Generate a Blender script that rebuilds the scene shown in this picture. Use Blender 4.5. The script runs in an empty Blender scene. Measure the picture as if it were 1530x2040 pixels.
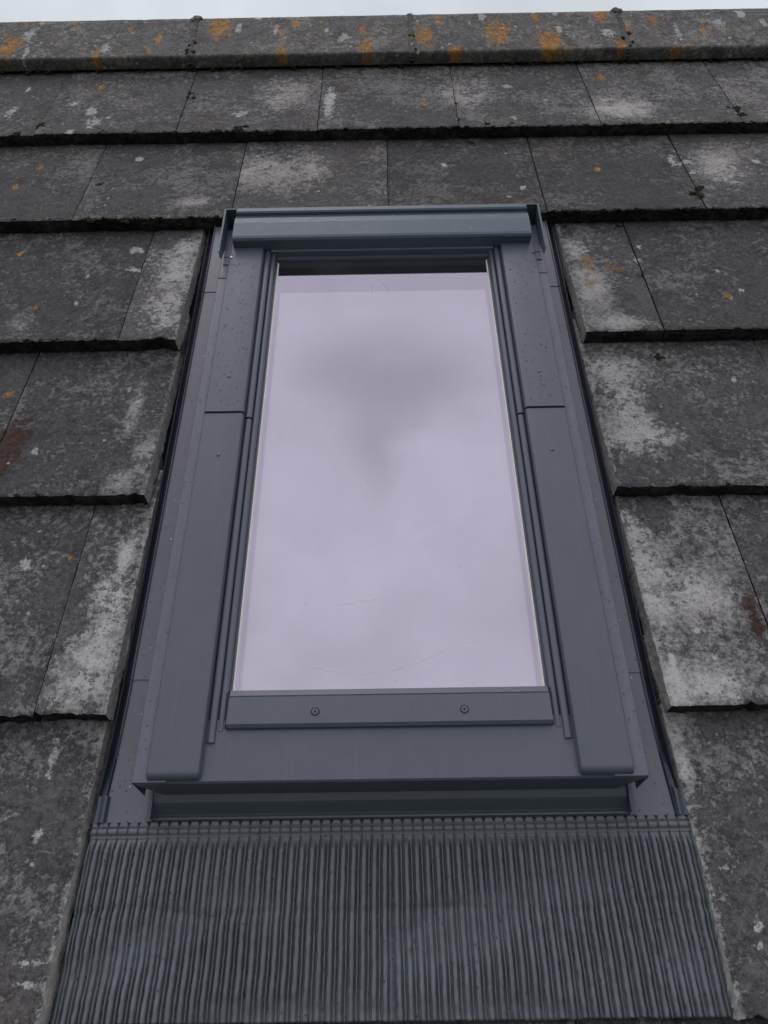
import bpy, bmesh, math, random
import numpy as np
from mathutils import Matrix, Vector, noise
random.seed(7); np.random.seed(7)
EXPO = 0.0; SUN = 0.45
SKY_LOW = (6.1, 6.7, 6.85); SKY_HIGH = (11.0, 10.7, 12.0)
CLOUDLETS = [(.0, .085, .19, .07, .15), (-.05, .055, .09, .06, .12), (.045, .05, .08, .06, .12), (-.014, .005, .08, .075, .16), (-.012, -.045, .04, .065, .10), (.30, -.20, .3, .2, .12), (-.25, -.28, .2, .16, .08)]
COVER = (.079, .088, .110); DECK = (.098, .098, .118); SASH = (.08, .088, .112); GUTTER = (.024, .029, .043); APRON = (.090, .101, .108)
GLASSFILM = .12
DECK2 = (.098, .103, .126); UPST = (.056, .068, .081); HOOD = (.070, .096, .114)
SC = bpy.context.scene
COL = SC.collection
PITCH = math.radians(40)
BASE = Vector((0, 0, 5.4))
ROOF = Matrix.Translation(BASE) @ Matrix.Rotation(PITCH, 4, 'X')     # roof plane: x across, y up the slope, z out of the roof

# ------------------------------------------------------------ camera
cd = bpy.data.cameras.new('camera'); cam = bpy.data.objects.new('camera', cd); COL.objects.link(cam)
cd.sensor_fit = 'VERTICAL'; cd.sensor_height = 24.0; cd.lens = 24.0 * 1531.0 / 2040.0
cd.clip_start = 0.02; cd.clip_end = 5000
Rwc = Matrix(((0.9998664848988523, -0.010655945483923696, -0.012388026552151458),
              (0.015801891925259017, 0.8235805917232646, 0.5669791082115281),
              (0.004160839770478693, -0.567099162195291, 0.8236390153761557)))
cam.matrix_world = ROOF @ Matrix.Translation((0.0015434, -1.919, 0.87547542)) @ Rwc.transposed().to_4x4()
SC.camera = cam

# ------------------------------------------------------------ view and sky
SC.view_settings.view_transform = 'Standard'; SC.view_settings.look = 'None'
SC.view_settings.exposure = EXPO; SC.view_settings.gamma = 1.0
try: SC.view_settings.use_curve_mapping = False
except Exception: pass
W = bpy.data.worlds.new('World'); SC.world = W; W.use_nodes = True
SUN_EL, SUN_ROT = math.radians(62), math.radians(-20)

class NT:
    def __init__(s, tree): s.t = tree; s.n = tree.nodes; s.l = tree.links
    def new(s, typ, **kw):
        n = s.n.new(typ)
        for k, v in kw.items(): setattr(n, k, v)
        return n
    def put(s, sock, v):
        if hasattr(v, 'is_output'): s.l.new(v, sock)
        else: sock.default_value = (tuple(v) + (1,)) if isinstance(v, (tuple, list)) and len(v) == 3 and sock.type == 'RGBA' else v
    def math(s, op, a, b=0.0, c=0.0, clamp=False):
        n = s.new('ShaderNodeMath', operation=op, use_clamp=clamp)
        for i, v in enumerate((a, b, c)): s.put(n.inputs[i], v)
        return n.outputs[0]
    def noise(s, vec, scale, detail=4, rough=.55, dist=0.0):
        n = s.new('ShaderNodeTexNoise'); s.put(n.inputs['Vector'], vec)
        n.inputs['Scale'].default_value = scale; n.inputs['Detail'].default_value = detail
        n.inputs['Roughness'].default_value = rough; n.inputs['Distortion'].default_value = dist
        return n.outputs[0]
    def voro(s, vec, scale, out='Distance', rnd=1.0):
        n = s.new('ShaderNodeTexVoronoi'); s.put(n.inputs['Vector'], vec)
        n.inputs['Scale'].default_value = scale; n.inputs['Randomness'].default_value = rnd
        return n.outputs[out]
    def step(s, x, lo, hi):
        n = s.new('ShaderNodeMapRange', interpolation_type='SMOOTHSTEP'); s.put(n.inputs[0], x)
        n.inputs[1].default_value = lo; n.inputs[2].default_value = hi
        return n.outputs[0]
    def mix(s, f, a, b, blend='MIX'):
        n = s.new('ShaderNodeMix', data_type='RGBA', blend_type=blend)
        s.put(n.inputs[0], f); s.put(n.inputs[6], a); s.put(n.inputs[7], b)
        return n.outputs[2]
    def ramp(s, x, stops):
        n = s.new('ShaderNodeValToRGB'); s.put(n.inputs[0], x)
        e = n.color_ramp.elements
        while len(e) < len(stops): e.new(.5)
        for i, (p, c) in enumerate(stops): e[i].position = p; e[i].color = tuple(c) + (1,)
        return n.outputs[0]
    def attr(s, name):
        n = s.new('ShaderNodeAttribute', attribute_type='GEOMETRY', attribute_name=name); return n.outputs['Fac']
    def vmul(s, v, k):
        n = s.new('ShaderNodeVectorMath', operation='MULTIPLY'); s.put(n.inputs[0], v); n.inputs[1].default_value = k; return n.outputs[0]
    def vadd(s, v, k):
        n = s.new('ShaderNodeVectorMath', operation='ADD'); s.put(n.inputs[0], v); s.put(n.inputs[1], k); return n.outputs[0]

w = NT(W.node_tree); w.n.clear()
sky = w.new('ShaderNodeTexSky', sky_type='NISHITA'); sky.sun_disc = False
sky.sun_elevation = SUN_EL; sky.sun_rotation = SUN_ROT
tc = w.new('ShaderNodeTexCoord'); D = tc.outputs['Generated']
sx = w.new('ShaderNodeSeparateXYZ'); w.l.new(D, sx.inputs[0])
up = w.step(sx.outputs[2], 0.0, 1.0)
veil = w.mix(up, SKY_LOW, SKY_HIGH)                                   # a closed overcast: dim at the horizon, bright overhead
c1 = w.noise(D, 2.6, 5, .5, .3); c2 = w.noise(w.vadd(D, (3.1, 1.7, .4)), 9.0, 4, .5, .4)
cl = w.math('ADD', w.math('MULTIPLY', c1, .65), w.math('MULTIPLY', c2, .35))
cloud = w.math('ADD', .85, w.math('MULTIPLY', w.step(cl, .3, .72), .22))
def cloudlet(dx, dy, rx, ry, depth):                                   # a darker cloud base overhead, direction (dx, dy)
    a = w.math('DIVIDE', w.math('SUBTRACT', w.math('ADD', sx.outputs[0], w.math('MULTIPLY', w.math('SUBTRACT', c2, .5), .16)), dx), rx)
    b = w.math('DIVIDE', w.math('SUBTRACT', w.math('ADD', sx.outputs[1], w.math('MULTIPLY', w.math('SUBTRACT', c1, .5), .12)), dy), ry)
    r = w.math('SQRT', w.math('ADD', w.math('MULTIPLY', a, a), w.math('MULTIPLY', b, b)))
    f = w.math('MULTIPLY', w.math('SUBTRACT', 1.0, w.step(r, .1, 1.0)), w.step(sx.outputs[2], .3, .6))
    return w.math('SUBTRACT', 1.0, w.math('MULTIPLY', f, depth))
rear_dim = w.math('MULTIPLY', w.step(w.math('MULTIPLY', sx.outputs[1], -1.0), -.1, .5), w.math('SUBTRACT', 1.0, w.step(sx.outputs[2], .1, .65)))   # added dimming of the unseen low sky behind the viewer, darkens down-slope faces
cloud = w.math('MULTIPLY', cloud, w.math('SUBTRACT', 1.0, w.math('MULTIPLY', rear_dim, .7)))
for a in CLOUDLETS: cloud = w.math('MULTIPLY', cloud, cloudlet(*a))
vm = w.new('ShaderNodeVectorMath', operation='SCALE'); w.l.new(veil, vm.inputs[0]); w.l.new(cloud, vm.inputs['Scale'])
bg = w.new('ShaderNodeBackground'); bg.inputs[1].default_value = 0.10
w.l.new(w.mix(.93, sky.outputs[0], vm.outputs[0]), bg.inputs[0])
wo = w.new('ShaderNodeOutputWorld'); w.l.new(bg.outputs[0], wo.inputs[0])

sd = bpy.data.lights.new('sun', 'SUN'); sd.energy = SUN; sd.angle = math.radians(25); sd.color = (1, .97, .93)
so = bpy.data.objects.new('sun', sd); COL.objects.link(so)
sdir = Vector((math.sin(SUN_ROT) * math.cos(SUN_EL), math.cos(SUN_ROT) * math.cos(SUN_EL), math.sin(SUN_EL)))
so.rotation_euler = sdir.to_track_quat('Z', 'Y').to_euler(); so.location = BASE + sdir * 20

# marks on the concrete, measured up the roof: (u, v, half width, half length)
RO= [(-0.8761, 0.0324, 0.0266, 0.0541), (-0.3843, 0.1152, 0.0295, 0.0619), (-0.7478, 0.1561, 0.0087, 0.0188), (-0.8657, 0.1422, 0.0074, 0.016), (0.1075, 0.0521, 0.0239, 0.0497), (0.2819, 0.0631, 0.031, 0.0648), (0.4005, 0.0083, 0.0328, 0.0674), (-0.03, 0.0125, 0.0178, 0.0366), (0.1783, -0.0199, 0.0151, 0.0311), (0.5414, 0.1445, 0.017, 0.037), (0.6636, 0.1129, 0.0133, 0.0285), (0.5959, 0.0765, 0.0108, 0.023), (-0.5999, 0.1106, 0.0074, 0.0156), (-0.2014, 0.1211, 0.011, 0.0236), (-0.5291, 0.0642, 0.0097, 0.0203), (-0.6618, -0.0124, 0.0107, 0.0217), (-0.2299, -0.0044, 0.0142, 0.0291), (-0.0422, 0.0887, 0.0108, 0.0231), (0.6926, -0.0273, 0.0126, 0.0262), (0.1436, 0.1285, 0.011, 0.0237), (-0.5419, 0.0098, 0.0059, 0.0122), (0.3808, 0.1376, 0.0098, 0.0212), (-0.2356, 0.0834, 0.0097, 0.0205), (0.57, 0.0018, 0.014, 0.0291), (0.7713, 0.0567, 0.0095, 0.0201), (-0.1406, 0.1319, 0.0061, 0.0133)]
RW= [(-0.8336, 0.0062, 0.006, 0.0341), (-0.5768, 0.1708, 0.0112, 0.0244), (-0.3406, 0.1056, 0.0073, 0.0233), (0.711, 0.054, 0.0071, 0.04), (0.5461, 0.0528, 0.0166, 0.0226), (-0.2486, 0.0968, 0.0073, 0.0232), (-0.6476, 0.0237, 0.0107, 0.0222), (-0.8438, 0.0943, 0.0147, 0.0309), (-0.8272, 0.1513, 0.0075, 0.0161), (-0.2961, 0.1568, 0.0112, 0.0134), (-0.0839, 0.052, 0.0144, 0.0226), (0.4327, 0.07, 0.0095, 0.0203), (0.8166, 0.0937, 0.0168, 0.0206), (0.924, 0.0894, 0.0084, 0.018), (0.8811, 0.1308, 0.0109, 0.0237), (0.2525, 0.1428, 0.0086, 0.0186), (0.4314, 0.149, 0.0074, 0.016), (0.0503, 0.1698, 0.0099, 0.0216), (-0.1271, 0.092, 0.0061, 0.0129)]
TO= [(-0.6401, -0.0997, 0.0081, 0.016), (0.097, -0.2161, 0.0077, 0.0147), (0.5083, -0.0956, 0.0102, 0.0205), (-0.7019, -0.4239, 0.0073, 0.0129), (-0.7296, -0.5063, 0.0071, 0.0121), (0.436, -0.4759, 0.006, 0.0105), (-0.6737, -0.7008, 0.0056, 0.0089), (-0.6008, -0.871, 0.0044, 0.0064), (0.5916, -0.8691, 0.0068, 0.0103), (-0.598, -1.0632, 0.0072, 0.0097), (-0.4339, -1.3695, 0.0054, 0.0063)]
TOC= [(0.4169, -0.7837, 0.023, 0.022), (0.3704, -0.7684, 0.0179, 0.0415), (0.3659, -0.8235, 0.0174, 0.0186)]
TW= [(-0.113, -0.1959, 0.0133, 0.0837), (-0.8153, -0.2183, 0.0111, 0.0295), (-0.6819, -0.1868, 0.0112, 0.0129), (-0.6201, -0.2867, 0.0196, 0.0241), (-0.6368, -0.2266, 0.0144, 0.0251), (-0.659, -0.3251, 0.0086, 0.0157), (-0.302, -0.2526, 0.0175, 0.0144), (-0.8112, -0.1049, 0.0058, 0.016), (0.3654, -0.2084, 0.0077, 0.0106), (0.2893, -0.1332, 0.0135, 0.009), (0.2865, -0.297, 0.0064, 0.012), (-0.5029, -0.3971, 0.0083, 0.0093), (0.1282, -0.4483, 0.0071, 0.009), (0.595, -0.4468, 0.0121, 0.025), (0.6189, -0.4529, 0.014, 0.0126), (0.6247, -0.4959, 0.0089, 0.0103), (0.7616, -0.4557, 0.008, 0.0107), (0.2777, -0.5436, 0.0078, 0.0084), (0.2499, -0.5761, 0.0067, 0.0065), (0.7099, -0.4827, 0.0059, 0.0104), (0.4733, -0.7149, 0.0055, 0.0074), (0.462, -0.7581, 0.0062, 0.0085), (0.595, -0.7996, 0.0044, 0.0068), (0.6183, -0.8593, 0.0085, 0.0078), (-0.4591, -0.6949, 0.013, 0.0134), (-0.5314, -0.8611, 0.0044, 0.0065), (-0.5313, -0.7792, 0.004, 0.0056), (-0.4522, -0.7603, 0.0145, 0.0085), (-0.408, -1.0555, 0.0048, 0.0066), (-0.3896, -1.0839, 0.004, 0.0054), (-0.5216, -1.189, 0.006, 0.0077), (0.5579, -1.0558, 0.0055, 0.0054), (-0.4921, -1.3802, 0.0108, 0.0095), (-0.3837, -1.4168, 0.004, 0.0045), (0.3469, -1.5511, 0.004, 0.0291), (-0.3874, -1.7275, 0.0076, 0.0082), (0.3568, -1.7721, 0.0084, 0.0057), (0.3699, -1.8266, 0.007, 0.0053), (0.3669, -1.8455, 0.005, 0.0043), (-0.3595, -1.8691, 0.0109, 0.004), (-0.394, -1.6433, 0.004, 0.0283), (-0.3613, -1.8522, 0.015, 0.004), (0.3894, -1.4985, 0.004, 0.004), (-0.5897, -0.2593, 0.0054, 0.0103)]
TP= [(-0.3707, -0.7625, 0.0407, 0.0821), (-0.3725, -0.8703, 0.0432, 0.0871), (-0.3625, -0.6901, 0.028, 0.037), (-0.3557, -1.202, 0.0222, 0.0554), (-0.3842, -1.2476, 0.029, 0.0313), (-0.3903, -1.1018, 0.0124, 0.0611), (-0.3622, -1.4358, 0.0261, 0.0503), (-0.3572, -1.3748, 0.0122, 0.0538), (-0.3697, -1.5397, 0.0369, 0.0569), (-0.3575, -1.4929, 0.0253, 0.0406), (0.3637, -0.8368, 0.0311, 0.0771), (0.3884, -0.9395, 0.0455, 0.024), (0.3547, -0.7249, 0.0272, 0.0359), (0.3714, -1.0326, 0.0476, 0.0437), (0.3763, -1.1691, 0.0521, 0.0525), (0.4114, -1.1797, 0.0369, 0.0286), (0.373, -1.1083, 0.0306, 0.0605), (0.3452, -1.4259, 0.0292, 0.0919), (0.3376, -1.5764, 0.0357, 0.0426), (0.3341, -1.331, 0.0273, 0.0405), (0.4047, -1.4491, 0.0447, 0.0425), (0.3867, -1.5709, 0.0357, 0.0248), (-0.325, -1.7897, 0.0094, 0.1087), (-0.2211, -0.466, 0.0911, 0.0695), (-0.2216, -0.1484, 0.0678, 0.0863), (0.1944, -0.1632, 0.067, 0.075), (0.5234, -0.2602, 0.0752, 0.0505), (0.3374, -1.6539, 0.0113, 0.0546), (0.6835, -0.4765, 0.0596, 0.0854), (-0.611, -0.9148, 0.0255, 0.0307), (-0.359, -0.5728, 0.039, 0.0196), (-0.1409, -0.4506, 0.0508, 0.053)]
TR= [(-0.5604, -1.1688, 0.0227, 0.0461), (-0.5698, -1.2164, 0.0184, 0.0367), (0.4656, -1.4611, 0.0089, 0.0198), (0.466, -1.4928, 0.0087, 0.0164)]
MO= [(-0.7281, -0.2951, 0.0108, 0.02), (-0.4222, -0.1677, 0.0079, 0.0153), (0.609, -0.5851, 0.0134, 0.0226), (0.7667, -0.2727, 0.0128, 0.0242), (0.7723, -0.2994, 0.0105, 0.0198), (0.163, -0.2162, 0.0066, 0.0127), (0.1654, -0.299, 0.0064, 0.012), (-0.2303, -0.3392, 0.0106, 0.0194), (-0.3006, -0.3232, 0.0128, 0.0235), (-0.3475, -0.3315, 0.0085, 0.0156), (-0.5177, -0.3298, 0.0075, 0.0137), (0.2255, -0.3209, 0.0085, 0.0158), (0.1912, -0.3531, 0.0084, 0.0153), (-0.5872, -0.3275, 0.0096, 0.0176), (0.6179, -0.5606, 0.0116, 0.0197), (0.459, -0.8083, 0.0062, 0.0095), (-0.4341, -0.1629, 0.0079, 0.0153), (-0.4303, -0.141, 0.0068, 0.0133), (-0.4914, -0.295, 0.0054, 0.01), (-0.5633, -0.4993, 0.006, 0.0104), (0.4525, -1.0004, 0.0073, 0.0103), (0.2784, -0.3227, 0.0064, 0.0118), (-0.4828, -0.641, 0.0076, 0.0124), (-0.7735, -0.3272, 0.0086, 0.0157), (-0.5495, -0.6391, 0.0086, 0.014), (0.3486, -0.6415, 0.0057, 0.0093), (0.4517, -0.6445, 0.0075, 0.0124)]

# ------------------------------------------------------------ materials
def material(name):
    m = bpy.data.materials.new(name); m.use_nodes = True; t = NT(m.node_tree)
    b = t.n['Principled BSDF']; return m, t, b
def local(t, spread=True):
    tc = t.new('ShaderNodeTexCoord'); v = tc.outputs['Object']
    if spread:
        oi = t.new('ShaderNodeObjectInfo'); cx = t.new('ShaderNodeCombineXYZ')
        for i, k in enumerate((37.0, 91.0, 53.0)): t.l.new(t.math('MULTIPLY', oi.outputs['Random'], k), cx.inputs[i])
        v = t.vadd(v, cx.outputs[0])
    return v
def bump(t, b, h, dist, strength=1.0):
    n = t.new('ShaderNodeBump'); n.inputs['Strength'].default_value = strength; n.inputs['Distance'].default_value = dist
    t.put(n.inputs['Height'], h); t.l.new(n.outputs[0], b.inputs['Normal'])

def concrete(name, dark, midc, light, lichen=0.0, gain=1.0):
    m, t, b = material(name); v = local(t)
    oi = t.new('ShaderNodeObjectInfo')
    n1 = t.noise(v, 7, 3, .5, .4); n2 = t.noise(v, 34, 6, .68, .2); n3 = t.noise(v, 170, 4, .7); n4 = t.noise(v, 75, 4, .6, .3)
    n5 = t.noise(v, 150, 5, .78)
    k = t.math('ADD', t.math('ADD', t.math('MULTIPLY', n1, .30), t.math('MULTIPLY', n2, .42)), t.math('MULTIPLY', t.math('SUBTRACT', n5, .14), .44))
    pav = t.attr('pale')
    base = t.mix(t.step(t.math('ADD', t.math('MULTIPLY', n5, .6), t.math('MULTIPLY', n4, .4)), .38, .64), tuple(x * .78 for x in midc), tuple(x * .9 for x in light))
    base = t.mix(t.math('MULTIPLY', t.step(t.math('ADD', pav, t.math('MULTIPLY', t.math('ADD', t.math('SUBTRACT', n2, .5), t.math('SUBTRACT', n5, .5)), 1.5)), .25, 1.2), .8), base, tuple(min(.42, x * 1.55) for x in light))
    nA = t.noise(v, 60, 9, .82, .1); nB = t.noise(t.vadd(v, (7, 2, 4)), 130, 6, .78, .1)
    mm = t.math("ADD", t.math("MULTIPLY", nA, .62), t.math('MULTIPLY', nB, .38))
    mm = t.math("ADD", mm, t.math('MULTIPLY', t.math('SUBTRACT', n1, .5), .34))
    mm = t.math("SUBTRACT", mm, t.math('MULTIPLY', t.step(pav, 0.0, 1.0), .068))
    crust = t.math('MULTIPLY', t.step(mm, .470, .525), .80)
    cc_ = t.mix(t.step(n5, .40, .62), dark, tuple(x * 1.55 for x in dark))
    col = t.mix(crust, base, cc_)
    nC = t.noise(t.vadd(v, (1, 8, 3)), 24, 9, .78, .3)
    blk = t.math('MULTIPLY', t.step(t.math('SUBTRACT', nC, t.math('MULTIPLY', t.step(pav, .0, 1.0), .03)), .515, .565), .52)
    col = t.mix(blk, col, (.030, .030, .032))
    warm = t.step(t.noise(t.vadd(v, (5, 3, 1)), 6, 4, .6), .5, .72)
    col = t.mix(t.math('MULTIPLY', warm, .30), col, (.115, .092, .078))
    # dark lichen crust in small rounded blotches
    d1 = t.math('ADD', t.voro(v, 62), t.math('MULTIPLY', t.math('SUBTRACT', n3, .5), 1.0))
    spots = t.math('MULTIPLY', t.math('SUBTRACT', 1.0, t.step(d1, .18, .36)), t.step(n2, .42, .56))
    patches = t.step(t.math('ADD', n4, t.math('MULTIPLY', t.math('SUBTRACT', n3, .5), .5)), .53, .62)
    # pale, freshly scoured concrete
    pa = t.math('ADD', pav, t.math('MULTIPLY', t.math('ADD', t.math('SUBTRACT', n2, .5), t.math('MULTIPLY', t.math('SUBTRACT', n5, .5), 1.0)), 2.3))
    pale = t.step(pa, .38, 1.0)
    col = t.mix(t.math('MULTIPLY', pale, .06), col, (.30, .295, .285))
    n6 = t.noise(v, 330, 3, .6); d6 = t.math('ADD', t.voro(v, 150), t.math('MULTIPLY', t.math('SUBTRACT', n6, .5), .9))
    grit = t.math('MULTIPLY', t.math('SUBTRACT', 1.0, t.step(d6, .14, .26)), t.step(n4, .36, .56))
    col = t.mix(t.math('MULTIPLY', grit, .62), col, (.034, .034, .036))
    grit2 = t.math('MULTIPLY', t.step(n6, .60, .70), t.step(t.math('SUBTRACT', 1.0, n2), .38, .6))
    col = t.mix(t.math('MULTIPLY', grit2, .35), col, (.26, .255, .245))
    col = t.mix(t.math('MULTIPLY', spots, .35), col, (.045, .045, .047))
    col = t.mix(t.math('MULTIPLY', t.math('MULTIPLY', patches, .25), t.math('SUBTRACT', 1.0, t.math('MULTIPLY', t.attr('pale'), .3))), col, (.052, .052, .055))
    sc = t.new('ShaderNodeMix', data_type='RGBA', blend_type='MULTIPLY'); sc.inputs[0].default_value = 1
    t.l.new(col, sc.inputs[6]); t.l.new(oi.outputs['Color'], sc.inputs[7]); col = sc.outputs[2]
    # tiny random pale flecks
    cell = t.new('ShaderNodeTexVoronoi'); t.l.new(v, cell.inputs['Vector']); cell.inputs['Scale'].default_value = 38
    sp = t.new('ShaderNodeSeparateColor'); t.l.new(cell.outputs['Color'], sp.inputs[0])
    fl = t.math('MULTIPLY', t.math('LESS_THAN', t.math('ADD', cell.outputs['Distance'], t.math('MULTIPLY', t.math('SUBTRACT', n3, .5), .25)), .10 + .05 * lichen), t.math('GREATER_THAN', sp.outputs[0], .84 - .16 * lichen))
    col = t.mix(t.math('MULTIPLY', fl, .75), col, (.42, .43, .41))
    if lichen:
        cell2 = t.new('ShaderNodeTexVoronoi'); t.l.new(t.vadd(v, (2, 2, 2)), cell2.inputs['Vector']); cell2.inputs['Scale'].default_value = 24
        s2 = t.new('ShaderNodeSeparateColor'); t.l.new(cell2.outputs['Color'], s2.inputs[0])
        f2 = t.math('MULTIPLY', t.step(t.math('ADD', cell2.outputs['Distance'], t.math('MULTIPLY', t.math('SUBTRACT', n3, .5), .5)), .26, .16), t.math('GREATER_THAN', s2.outputs[1], .72))
        col = t.mix(t.math('MULTIPLY', f2, .6), col, (.26, .2, .08))
    jit = t.math('MULTIPLY', t.math('ADD', t.math('SUBTRACT', t.noise(v, 62, 4, .7, .4), .5), t.math('SUBTRACT', n5, .5)), 2.3)
    for nm, cc, lo, hi in (('white', (.42, .43, .41), .58, .78), ('ochre', (.26, .15, .05), .62, 1.0), ('rust', (.055, .017, .009), .45, .65), ('orange', (.46, .215, .035), .60, .68)):
        f = t.step(t.math('ADD', t.attr(nm), t.math('MULTIPLY', jit, t.step(t.attr(nm), .02, .3))), lo, hi)
        cc2 = t.mix(t.step(n4, .4, .65), cc, tuple(x * .6 for x in cc)) if nm != 'white' else cc
        amt = t.math('MULTIPLY', f, .88) if nm in ('white', 'rust') else t.math('MULTIPLY', f, t.math('ADD', .45, t.math('MULTIPLY', t.step(t.noise(v, 210, 4, .7), .40, .54), .5)))
        col = t.mix(amt, col, cc2)
    t.put(b.inputs['Base Color'], col); b.inputs['Roughness'].default_value = .8; b.inputs['Specular IOR Level'].default_value = .35
    hh = t.math('ADD', t.math('MULTIPLY', n2, .5), t.math('ADD', t.math('MULTIPLY', n3, .35), t.math('MULTIPLY', spots, .12)))
    hh = t.math('ADD', hh, t.math('MULTIPLY', crust, .22))
    bump(t, b, hh, .0045, 1.0)
    return m

def rough_dark(name, a, c, scale=60):
    m, t, b = material(name); v = local(t)
    n = t.noise(v, scale, 6, .7); n2 = t.noise(v, scale * .25, 3)
    col = t.mix(t.step(t.math('ADD', t.math('MULTIPLY', n, .6), t.math('MULTIPLY', n2, .4)), .4, .66), a, c)
    t.put(b.inputs['Base Color'], col); b.inputs['Roughness'].default_value = .95; b.inputs['Specular IOR Level'].default_value = .15
    bump(t, b, n, .004, 1.0); return m

def metal(name, c, rough, dirt=0.15, speck=0.0, dirtc=(.03, .03, .032), wet=0.0):
    m, t, b = material(name); v = local(t, False)
    n1 = t.noise(v, 9, 4, .55, .4); n2 = t.noise(v, 60, 5, .65); n3 = t.noise(v, 900, 2, .5)
    run = t.noise(t.vmul(v, (1, .06, 1)), 150, 4, .6)
    col = t.mix(t.math('MULTIPLY', t.step(n1, .35, .7), dirt), c, tuple(x * 1.5 for x in c))
    col = t.mix(t.math('MULTIPLY', t.step(n2, .52, .72), dirt), col, dirtc)
    if speck:
        cell = t.new('ShaderNodeTexVoronoi'); t.l.new(v, cell.inputs['Vector']); cell.inputs['Scale'].default_value = 130
        sp = t.new('ShaderNodeSeparateColor'); t.l.new(cell.outputs['Color'], sp.inputs[0])
        dens = t.step(t.noise(v, 14, 3), .35, .7)
        f = t.math('MULTIPLY', t.math('LESS_THAN', cell.outputs['Distance'], .16), t.math('GREATER_THAN', t.math('ADD', sp.outputs[0], t.math('MULTIPLY', dens, .35)), 1.0 - .3 * speck))
        col = t.mix(t.math('MULTIPLY', f, .85), col, (.012, .012, .015))
    t.put(b.inputs['Base Color'], col)
    col = t.mix(t.math('MULTIPLY', t.step(run, .5, .75), .16), col, tuple(x * 1.7 for x in c))
    t.put(b.inputs['Base Color'], col)
    t.put(b.inputs['Roughness'], t.math('ADD', rough - .10, t.math('ADD', t.math('MULTIPLY', n2, .12), t.math('MULTIPLY', run, .10))))
    b.inputs['Metallic'].default_value = 0.0; b.inputs['Specular IOR Level'].default_value = .55
    bump(t, b, t.math('ADD', t.math('MULTIPLY', n3, .15), t.math('MULTIPLY', n1, 1.0)), .0012, .35)
    return m

def plain(name, c, rough=.5, spec=.5, emit=None):
    m, t, b = material(name); v = local(t, False)
    n = t.noise(v, 80, 4); t.put(b.inputs['Base Color'], t.mix(n, tuple(x * .85 for x in c), tuple(x * 1.15 for x in c)))
    b.inputs['Roughness'].default_value = rough; b.inputs['Specular IOR Level'].default_value = spec; return m

def glass(name, tint, refl, film=0.0, back=False):
    m = bpy.data.materials.new(name); m.use_nodes = True; t = NT(m.node_tree); t.n.clear()
    v = local(t, False)
    gl = t.new('ShaderNodeBsdfGlossy'); gl.inputs['Color'].default_value = tint + (1,); gl.inputs['Roughness'].default_value = .004
    if back:
        tr = t.new('ShaderNodeBsdfDiffuse'); tr.inputs['Color'].default_value = (.05, .05, .055, 1)
    else:
        tr = t.new('ShaderNodeBsdfTransparent'); tr.inputs['Color'].default_value = (.93, .95, .94, 1)
    ge = t.new('ShaderNodeNewGeometry'); dt = t.new('ShaderNodeVectorMath', operation='DOT_PRODUCT'); t.l.new(ge.outputs['Incoming'], dt.inputs[0]); t.l.new(ge.outputs['Normal'], dt.inputs[1])
    fz = t.math('POWER', t.math('SUBTRACT', 1.0, t.math('ABSOLUTE', dt.outputs['Value'])), 4.0)
    mx = t.new('ShaderNodeMixShader'); t.put(mx.inputs[0], t.math('ADD', refl, t.math('MULTIPLY', fz, .6), clamp=True))
    t.l.new(tr.outputs[0], mx.inputs[1]); t.l.new(gl.outputs[0], mx.inputs[2]); out = mx.outputs[0]
    if film:                                                            # wiped smears and dried water left on the pane
        n1 = t.noise(v, 5, 5, .6, 1.0); n2 = t.noise(v, 45, 6, .7, .8)
        sm = t.math('MULTIPLY', t.step(n1, .48, .75), t.math('MULTIPLY', n2, film))
        cell = t.new('ShaderNodeTexVoronoi'); t.l.new(v, cell.inputs['Vector']); cell.inputs['Scale'].default_value = 120
        sp = t.new('ShaderNodeSeparateColor'); t.l.new(cell.outputs['Color'], sp.inputs[0])
        dots = t.math('MULTIPLY', t.math('LESS_THAN', cell.outputs['Distance'], .11), t.math('GREATER_THAN', sp.outputs[0], .82))
        df = t.new('ShaderNodeBsdfDiffuse'); df.inputs['Color'].default_value = (.42, .40, .44, 1)
        m2 = t.new('ShaderNodeMixShader'); t.put(m2.inputs[0], t.math('ADD', sm, t.math('MULTIPLY', dots, .35), clamp=True))
        t.l.new(out, m2.inputs[1]); t.l.new(df.outputs[0], m2.inputs[2]); out = m2.outputs[0]
    o = t.new('ShaderNodeOutputMaterial'); t.l.new(out, o.inputs[0]); return m

M_TILE = concrete('weathered_concrete', (.043, .0435, .0455), (.098, .096, .094), (.240, .235, .226))
M_RIDGE = concrete('lichen_covered_concrete', (.070, .068, .066), (.14, .133, .122), (.27, .255, .225), lichen=1.0)
M_EDGE = rough_dark('algae_and_shade_tile_edge', (.016, .017, .017), (.062, .064, .058))  # near-black from algae plus the shade of the overhanging front faces, painted in
M_CUT = rough_dark('fresh_cut_concrete', (.42, .415, .39), (.60, .59, .55), 130)
M_MORTAR = rough_dark('grey_mortar', (.16, .155, .14), (.30, .29, .265), 120)
M_MOSS = rough_dark('dark_moss', (.016, .018, .010), (.062, .060, .034), 420)
M_FELT = rough_dark('black_underlay', (.008, .009, .012), (.016, .018, .022), 30)
M_COVER = metal('grey_painted_aluminium', COVER, .42, .12)
M_DECK = metal('speckled_painted_aluminium', DECK, .40, .25, 1.0)
M_DECK2 = metal("flange_painted_aluminium", DECK2, .38, .15, .6)
M_TRIM = metal("trim_painted_aluminium", COVER, .34, .05)
M_GUTTER2 = metal("upstand_painted_aluminium", UPST, .42, .15)
M_HOOD = metal("hood_painted_aluminium", HOOD, .46, .08)
M_SASH = metal('dark_painted_aluminium', SASH, .40, .08)
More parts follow.
